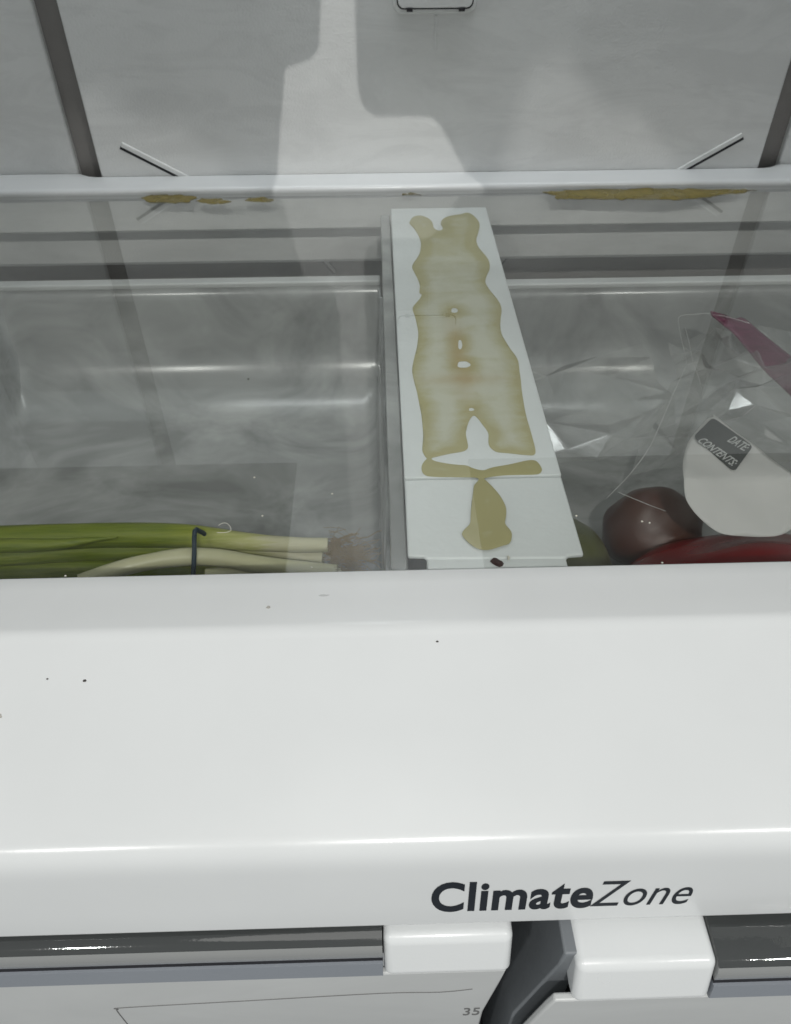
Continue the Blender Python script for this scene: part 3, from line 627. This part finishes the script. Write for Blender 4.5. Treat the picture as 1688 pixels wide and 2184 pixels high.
# ------------------------------------------------------------------ vegetables and zip bag in the right drawer
def lumpy(name, c, r, mat, seed, amp=0.10, lobes=0, parent=None):
    bm = bmesh.new(); bmesh.ops.create_uvsphere(bm, u_segments=40, v_segments=26, radius=1.0)
    for v in bm.verts:
        n = v.co.normalized(); d = 1 + amp * noise.noise(n * 1.6 + Vector((seed, 0, 0)))
        if lobes: d *= 1 + 0.07 * math.cos(lobes * math.atan2(n.z, n.y)) * (1 - n.x * n.x)
        v.co = Vector((c[0] + n.x * r[0] * d, c[1] + n.y * r[1] * d, c[2] + n.z * r[2] * d))
    return from_bm(name, bm, mat, parent, 80)
MAT['red'] = plastic('red_pepper_skin', (0.17, 0.004, 0.006), 0.22, 0.01, 40, 0.05)
MAT['brown'] = plastic('brown_red_skin', (0.075, 0.024, 0.008), 0.4, 0.03, 60, 0.1)
MAT['yg'] = plastic('green_pepper_skin', (0.075, 0.082, 0.005), 0.3, 0.03, 60, 0.1)
MAT['stem'] = plastic('pepper_stem', (0.06, 0.10, 0.02), 0.5, 0.02, 60, 0.1)
def veg(name, label, cat, c, r, mat, seed, lobes, stem_dir):
    root = tag(empty(name, (c[0], c[1], c[2] - r[2])), label, cat)
    lumpy('flesh', c, r, mat, seed, 0.10, lobes, root)
    c = Vector(c); d = Vector(stem_dir).normalized(); s = Vector((d.x * r[0], d.y * r[1], d.z * r[2])) * 0.93
    tube('stem', [c + s, c + s + d * 0.008, c + s + d * 0.016 + Vector((0, 0.003, 0.002))], [0.005, 0.0035, 0.004], MAT['stem'], root, 10)
veg('red_pepper', 'glossy dark red pepper lying at the front of the right drawer', 'pepper', (0.235, 0.318, -0.128), (0.088, 0.040, 0.040), MAT['red'], 1.0, 3, (1, 0.1, 0))
veg('brown_pepper', 'dull brown red round pepper inside the bag left of the white label', 'pepper', (0.192, 0.388, -0.138), (0.034, 0.032, 0.032), MAT['brown'], 4.0, 4, (0.3, 0.5, -0.8))
veg('green_pepper', 'dark yellow green pepper tucked beside the notched rail end', 'pepper', (0.122, 0.350, -0.135), (0.030, 0.042, 0.033), MAT['yg'], 7.0, 3, (0.1, 1, 0.2))

bag = tag(empty('zip_bag', (0.26, 0.43, -0.12)), 'crumpled clear plastic zip bag with purple strip and white writing label', 'bag')
# crumpled film: a height field of ridges with a folded corner
def film_z(x, y):
    z = -0.064 - 0.020 * max(0, (0.40 - y) / 0.1) ** 1.3 * 1.0 - 0.040 * max(0, (0.26 - x) / 0.16) ** 1.5
    p = Vector((x, y, 0))
    for ang, f_, amp in ((0.9, 26, 0.0055), (2.2, 34, 0.0045), (0.2, 20, 0.005), (1.5, 60, 0.0018)):
        u = x * math.cos(ang) + y * math.sin(ang); w = -x * math.sin(ang) + y * math.cos(ang)
        n = noise.noise(Vector((u * f_, w * f_ * 0.30, ang * 7)))
        z += amp * (1 - 2.4 * abs(n)) * 0.8
    return min(z, -0.020)
def edge_left(y): return 0.150 + 0.085 * max(0, min(1, (y - 0.36) / 0.15)) + 0.006 * noise.noise(Vector((y * 40, 2, 0)))
def crumple(name, NX, NY, fx, fz, amp, seed, jit=0.38):
    """sheet of flat irregular facets, as crumpled film lies"""
    rr_ = random.Random(seed); bm = bmesh.new(); g_ = {}
    for i in range(NX + 1):
        for j in range(NY + 1):
            u = (i + (rr_.uniform(-jit, jit) if 0 < i < NX else 0)) / NX; w = (j + (rr_.uniform(-jit, jit) if 0 < j < NY else 0)) / NY
            x, y = fx(u, w); g_[i, j] = bm.verts.new((x, y, fz(x, y) + rr_.uniform(-amp, amp)))
    for i in range(NX):
        for j in range(NY):
            a, b2, c, e = g_[i, j], g_[i + 1, j], g_[i + 1, j + 1], g_[i, j + 1]
            if rr_.random() < 0.5: bm.faces.new((a, b2, c)); bm.faces.new((a, c, e))
            else: bm.faces.new((a, b2, e)); bm.faces.new((b2, c, e))
    o = from_bm(name, bm, MAT['bag'], bag, None)
    if sum(p.normal.z for p in o.data.polygons) < 0: o.data.flip_normals()
    m = o.modifiers.new('bevel', 'BEVEL'); m.width = 0.0012; m.segments = 2; m.limit_method = 'NONE'
    return o
def fx1(u, w):
    y = 0.392 + 0.155 * w; xl = edge_left(y); return xl + (0.42 - xl) * u, y
def fz1(x, y): return min(-0.020, -0.074 - 0.030 * max(0, (0.40 - y) / 0.1) ** 1.3 - 0.035 * max(0, (0.26 - x) / 0.16) ** 1.5)
crumple('bag_film', 12, 9, fx1, fz1, 0.0065, 5)
crumple('bag_fold', 4, 6, lambda u, w: (0.102 + 0.11 * u, 0.415 + 0.125 * w), lambda x, y: -0.100 + 0.02 * (x - 0.1) / 0.11, 0.006, 9)
# purple zip strip
def strip_mat():
    m, nt, b = new_mat('purple_strip'); v = coords(nt, (30, 30, 30), (0, 0, 0.75)); v2 = coords(nt, (25, 260, 25), (0, 0, 0.85))
    n = noise_n(nt, 2.0, 5, 0.6, v2); c = ramp(nt, n.outputs['Fac'], [(0.3, (0.075, 0.010, 0.032)), (0.7, (0.17, 0.040, 0.088))])
    nt.links.new(c, b.inputs['Base Color']); b.inputs['Roughness'].default_value = 0.4; return m
MAT['purple'] = strip_mat()
U = catmull(D['PURU'], 5); Lw = catmull(D['PURL'], 5)
bm = bmesh.new(); rows = []
for a_, b2 in zip(U, Lw):
    a_, b2 = Vector(a_), Vector(b2); row = []
    for k in range(9):
        t = k / 8; p = a_.lerp(b2, t); p.z += 0.0022 * math.sin(t * math.pi) + 0.0006 * math.sin(t * 22); row.append(bm.verts.new(p))
    rows.append(row)
for i in range(len(rows) - 1):
    for k in range(8): bm.faces.new((rows[i][k], rows[i + 1][k], rows[i + 1][k + 1], rows[i][k + 1]))
st = from_bm('zip_strip', bm, MAT['purple'], bag, 60); so = st.modifiers.new('solid', 'SOLIDIFY'); so.thickness = 0.0008
# white writing label printed on the film, bending down at the front
MAT['label'] = plastic('label_white', (0.60, 0.60, 0.585), 0.5, 0.05, 120, 0.25)
MAT['labelgrey'] = plastic('label_grey', (0.085, 0.090, 0.088), 0.5, 0.015, 120, 0.1)
MAT['labeltext'] = plastic('label_text', (0.58, 0.59, 0.58), 0.5, 0.02, 120, 0.1)
LP = catmull(D['LABEL'], 3, True)
bm = bmesh.new(); vs = [bm.verts.new((p[0], p[1], 0)) for p in LP]; es = [bm.edges.new((vs[i], vs[(i + 1) % len(vs)])) for i in range(len(vs))]
bmesh.ops.triangle_fill(bm, use_beauty=True, edges=es)
for _ in range(4):
    lg = [e for e in bm.edges if e.calc_length() > 0.004]
    if not lg: break
    bmesh.ops.subdivide_edges(bm, edges=lg, cuts=1); bmesh.ops.triangulate(bm, faces=bm.faces[:])
YF = 0.3545
for v in bm.verts:
    d = max(0.0, YF - v.co.y)
    v.co.z = -0.060 - 0.55 * d + 0.0016 * noise.noise(v.co * 45)
label = from_bm('writing_label', bm, MAT['label'], bag, 180)
so = label.modifiers.new('solid', 'SOLIDIFY'); so.thickness = 0.0003
R4 = [Vector(p) for p in D['LABELRECT']]
ex = (R4[1] - R4[0]).normalized(); ey = (R4[0] - R4[3]); ey = (ey - ey.dot(ex) * ex).normalized()
def inset_round(P, n=5, r=0.12):
    out = []
    for i in range(4):
        a, b2, c = P[i - 1], P[i], P[(i + 1) % 4]
        for k in range(n + 1):
            t = k / n; p0 = b2.lerp(a, r); p1 = b2.lerp(c, r); q = p0.lerp(b2, t).lerp(b2.lerp(p1, t), t); out.append(q)
    return out
bm = bmesh.new(); f = bm.faces.new([bm.verts.new((p.x, p.y, -0.0578)) for p in inset_round(R4)])
ex_ = bmesh.ops.extrude_face_region(bm, geom=[f]); bmesh.ops.translate(bm, verts=[g for g in ex_['geom'] if isinstance(g, bmesh.types.BMVert)], vec=(0, 0, -0.0004))
lb = from_bm('label_panel', bm, MAT['labelgrey'], label)
for word, key in (('DATE:', 'DATE'), ('CONTENTS:', 'CONT')):
    p0, p1, p2 = [Vector(p) for p in D[key]]
    me, a, b_ = text_mesh(word, 1.0, 0.012)
    w = (p1 - p0).length * (0.84 if key == 'DATE' else 0.93); xax = (p1 - p0).normalized(); h = (p2 - p0); h = h - h.dot(xax) * xax
    ys = [v.co.y for v in me.vertices]; s_ = w / (b_ - a); sy = h.length / (max(ys) * s_)
    for v in me.vertices:
        q = p0 + xax * ((v.co.x - a) * s_) + h.normalized() * (v.co.y * s_ * sy); v.co = Vector((q.x, q.y, -0.0576 + v.co.z))
    link('label_text', me, MAT['labeltext'], label, None)
# bag edge seams, and pale tubes painting in crease highlights
MAT['seam'] = clear_film('bag_seam', (0.85, 0.86, 0.85), 0.08, 1.5, 0.5, (0.85, 0.85, 0.83), power=4.0)
for sp in D['SEAMS']:
    tube('seam', catmull(sp, 6), 0.00024, MAT['seam'], bag, 8)

# ------------------------------------------------------------------ crumbs, fibre, specks
MAT['crumb'] = plastic('brown_crumb', (0.035, 0.010, 0.006), 0.5, 0.01, 300, 0.3)
MAT['pale_crumb'] = plastic('pale_crumb', (0.62, 0.60, 0.52), 0.6, 0.05, 300, 0.3)
MAT['dust'] = plastic('dark_speck', (0.05, 0.045, 0.04), 0.7, 0.01, 300, 0.0)
cr = [Vector(p) for p in D['CRUMB']]; cc = sum(cr, Vector()) / len(cr)
bm = bmesh.new(); top = []; bot = []
for p in cr:
    q = cc + (p - cc) * 1.0; bot.append(bm.verts.new((q.x, q.y, -0.0060)))
    q = cc + (p - cc) * 0.72; top.append(bm.verts.new((q.x, q.y, -0.0046 + 0.0004 * noise.noise(p * 400))))
for i in range(len(cr)):
    j = (i + 1) % len(cr); bm.faces.new((bot[i], bot[j], top[j], top[i]))
bm.faces.new(top); bm.faces.new(bot)
tag(from_bm('crumb', bm, MAT['crumb'], None, 30), 'dark brown crumb on the front tongue of the rail', 'crumb')
tag(tube('crumb', D['CRUMB2'], [0.0003, 0.0007, 0.0003], MAT['pale_crumb'], None, 8), 'small pale flake beside the dark brown crumb on the rail', 'crumb')
tag(tube('fibre', catmull([(p[0], p[1], p[2] + 0.0003) for p in D['FIBER']], 5), 0.00011, MAT['pale_crumb'], None, 6), 'short curled pale fibre on the glass above the scallions', 'fibre')
rs_ = random.Random(11)
def speck(c, r, mat, flat=0.6):
    bm = bmesh.new(); bmesh.ops.create_icosphere(bm, subdivisions=2, radius=1.0)
    for v in bm.verts:
        n = v.co.normalized(); d = r * (1 + 0.5 * noise.noise(n * 2 + Vector((c[0] * 900, c[1] * 900, 0)))); v.co = Vector((c[0] + n.x * d * 1.2, c[1] + n.y * d, c[2] + n.z * d * flat))
    return from_bm('speck', bm, mat, None, 80)
def T(z): return z
places = ['white speck on the glass above the middle of the scallions', 'dark speck on the glass above the empty part of the left drawer', 'white speck on the glass between rail and scallion roots', 'white speck on the glass over the label side of the brown pepper', 'white speck on the glass over the dark red pepper near the front trim', 'second tiny speck on the glass over the brown pepper', 'tiny speck on the glass beside the right edge of the rail', 'tiny bright flake on the glass over the pale scallion ends', 'tiny flake at the front trim over the leftmost scallion leaves', 'tiny flake at the front trim left of the rubber band', 'tiny speck on the glass just behind the scallion stalks']
for (c, k), lb_ in zip(D['SPECKS'], places):
    o = speck(c, 0.00042 if k == 'w' else 0.00045, MAT['pale_crumb'] if k == 'w' else MAT['dust'])
    tag(o, lb_ or 'tiny pale speck of dust lying on the glass shelf', 'speck', 'specks on the glass')
def bez_z(y):
    P = [p for p in prof[3:30]]
    for (a, b2) in zip(P, P[1:]):
        if b2[0] <= y <= a[0]: t = (a[0] - y) / max(1e-9, a[0] - b2[0]); return a[1] + (b2[1] - a[1]) * t
    return 0
for x, y, r, lb_ in ((0.0205, 0.1880, 0.00045, 'dark speck on the front trim below the rail'), (-0.117, 0.1765, 0.0006, 'dark speck on the left of the front trim'), (-0.1315, 0.1775, 0.00035, 'tiny dark speck at the far left of the front trim')):
    tag(speck((x, y, bez_z(y) + 0.0001), r, MAT['dust'], 0.4), lb_, 'speck', 'specks on the front trim')

# ------------------------------------------------------------------ blockers added out of view, shaped to shadow the back wall
MAT['tub'] = plastic('tub_plastic', (0.30, 0.31, 0.31), 0.5, 0.02, 200, 0.1)
UY0, UY1 = 0.36, 0.41
tag(plate('hanging_compartment', [(-0.399, 0.2125), (-0.056, 0.2125), (-0.0405, 0.296), (-0.024, 0.3005), (-0.0185, 0.307), (-0.020, 0.318), (-0.020, 0.60), (-0.399, 0.60)], UY0, UY1, MAT['tub'], None, 0.002, axis='y'), 'grey compartment hung on the left side wall above the shelf', 'compartment')
tag(plate('hanging_compartment', [(0.086, 0.2125), (0.056, 0.262), (0.050, 0.2675), (0.014, 0.268), (0.0060, 0.274), (0.0035, 0.286), (0.0035, 0.60), (0.499, 0.60), (0.499, 0.2125)], UY0, UY1, MAT['tub'], None, 0.002, axis='y'), 'grey compartment hung on the right side wall above the shelf', 'compartment')

# faint dried smudges on the front trim
MAT['smudge'] = clear_film('dried_smudge', (0.96, 0.95, 0.93), 0.4, 1.3, 0.15, (0.45, 0.40, 0.33), power=0.1)
MAT['smear'] = clear_film('grey_smear', (0.97, 0.97, 0.97), 0.4, 1.3, 0.07, (0.45, 0.46, 0.46), power=0.1)
def smudge(x, y, rx, ry, mat, lb_, seed):
    bm = bmesh.new(); ring = []
    c0 = bm.verts.new((x, y, bez_z(y) + 0.00012))
    for k in range(24):
        a = 2 * math.pi * k / 24; r = 1 + 0.45 * noise.noise(Vector((math.cos(a) * 1.3, math.sin(a) * 1.3, seed))); yy = y + ry * r * math.sin(a)
        ring.append(bm.verts.new((x + rx * r * math.cos(a), yy, bez_z(yy) + 0.00012)))
    for k in range(24): bm.faces.new((c0, ring[k], ring[(k + 1) % 24]))
    o = from_bm('smudge', bm, mat, None, 80); o.modifiers.new('solid', 'SOLIDIFY').thickness = 0.00005
    tag(o, lb_, 'smudge', 'smudges on the front trim')
smudge(-0.0480, 0.2065, 0.0009, 0.0008, MAT['smudge'], 'small brownish dried spot on the back strip of the front trim', 1.0)
smudge(-0.0255, 0.2128, 0.0022, 0.0006, MAT['smear'], 'short grey smear on the back strip of the front trim', 2.0)
smudge(-0.1470, 0.1640, 0.0010, 0.0009, MAT['smudge'], 'faint spot at the left end of the broad front trim', 4.0)

MAT['board'] = plastic('dark_shelf_board', (0.10, 0.105, 0.105), 0.5, 0.01, 200, 0.1)  # unseen boards added to darken the lower reflection in the glass
tag(box('shelf_board', -0.399, -0.080, 0.412, 0.565, 0.2130, 0.2165, MAT['board'], None, 0.001), 'dark shelf board on the left side wall above the glass shelf', 'shelf')
tag(box('shelf_board', 0.082, 0.499, 0.412, 0.565, 0.2130, 0.2165, MAT['board'], None, 0.001), 'dark shelf board on the right side wall above the glass shelf', 'shelf')
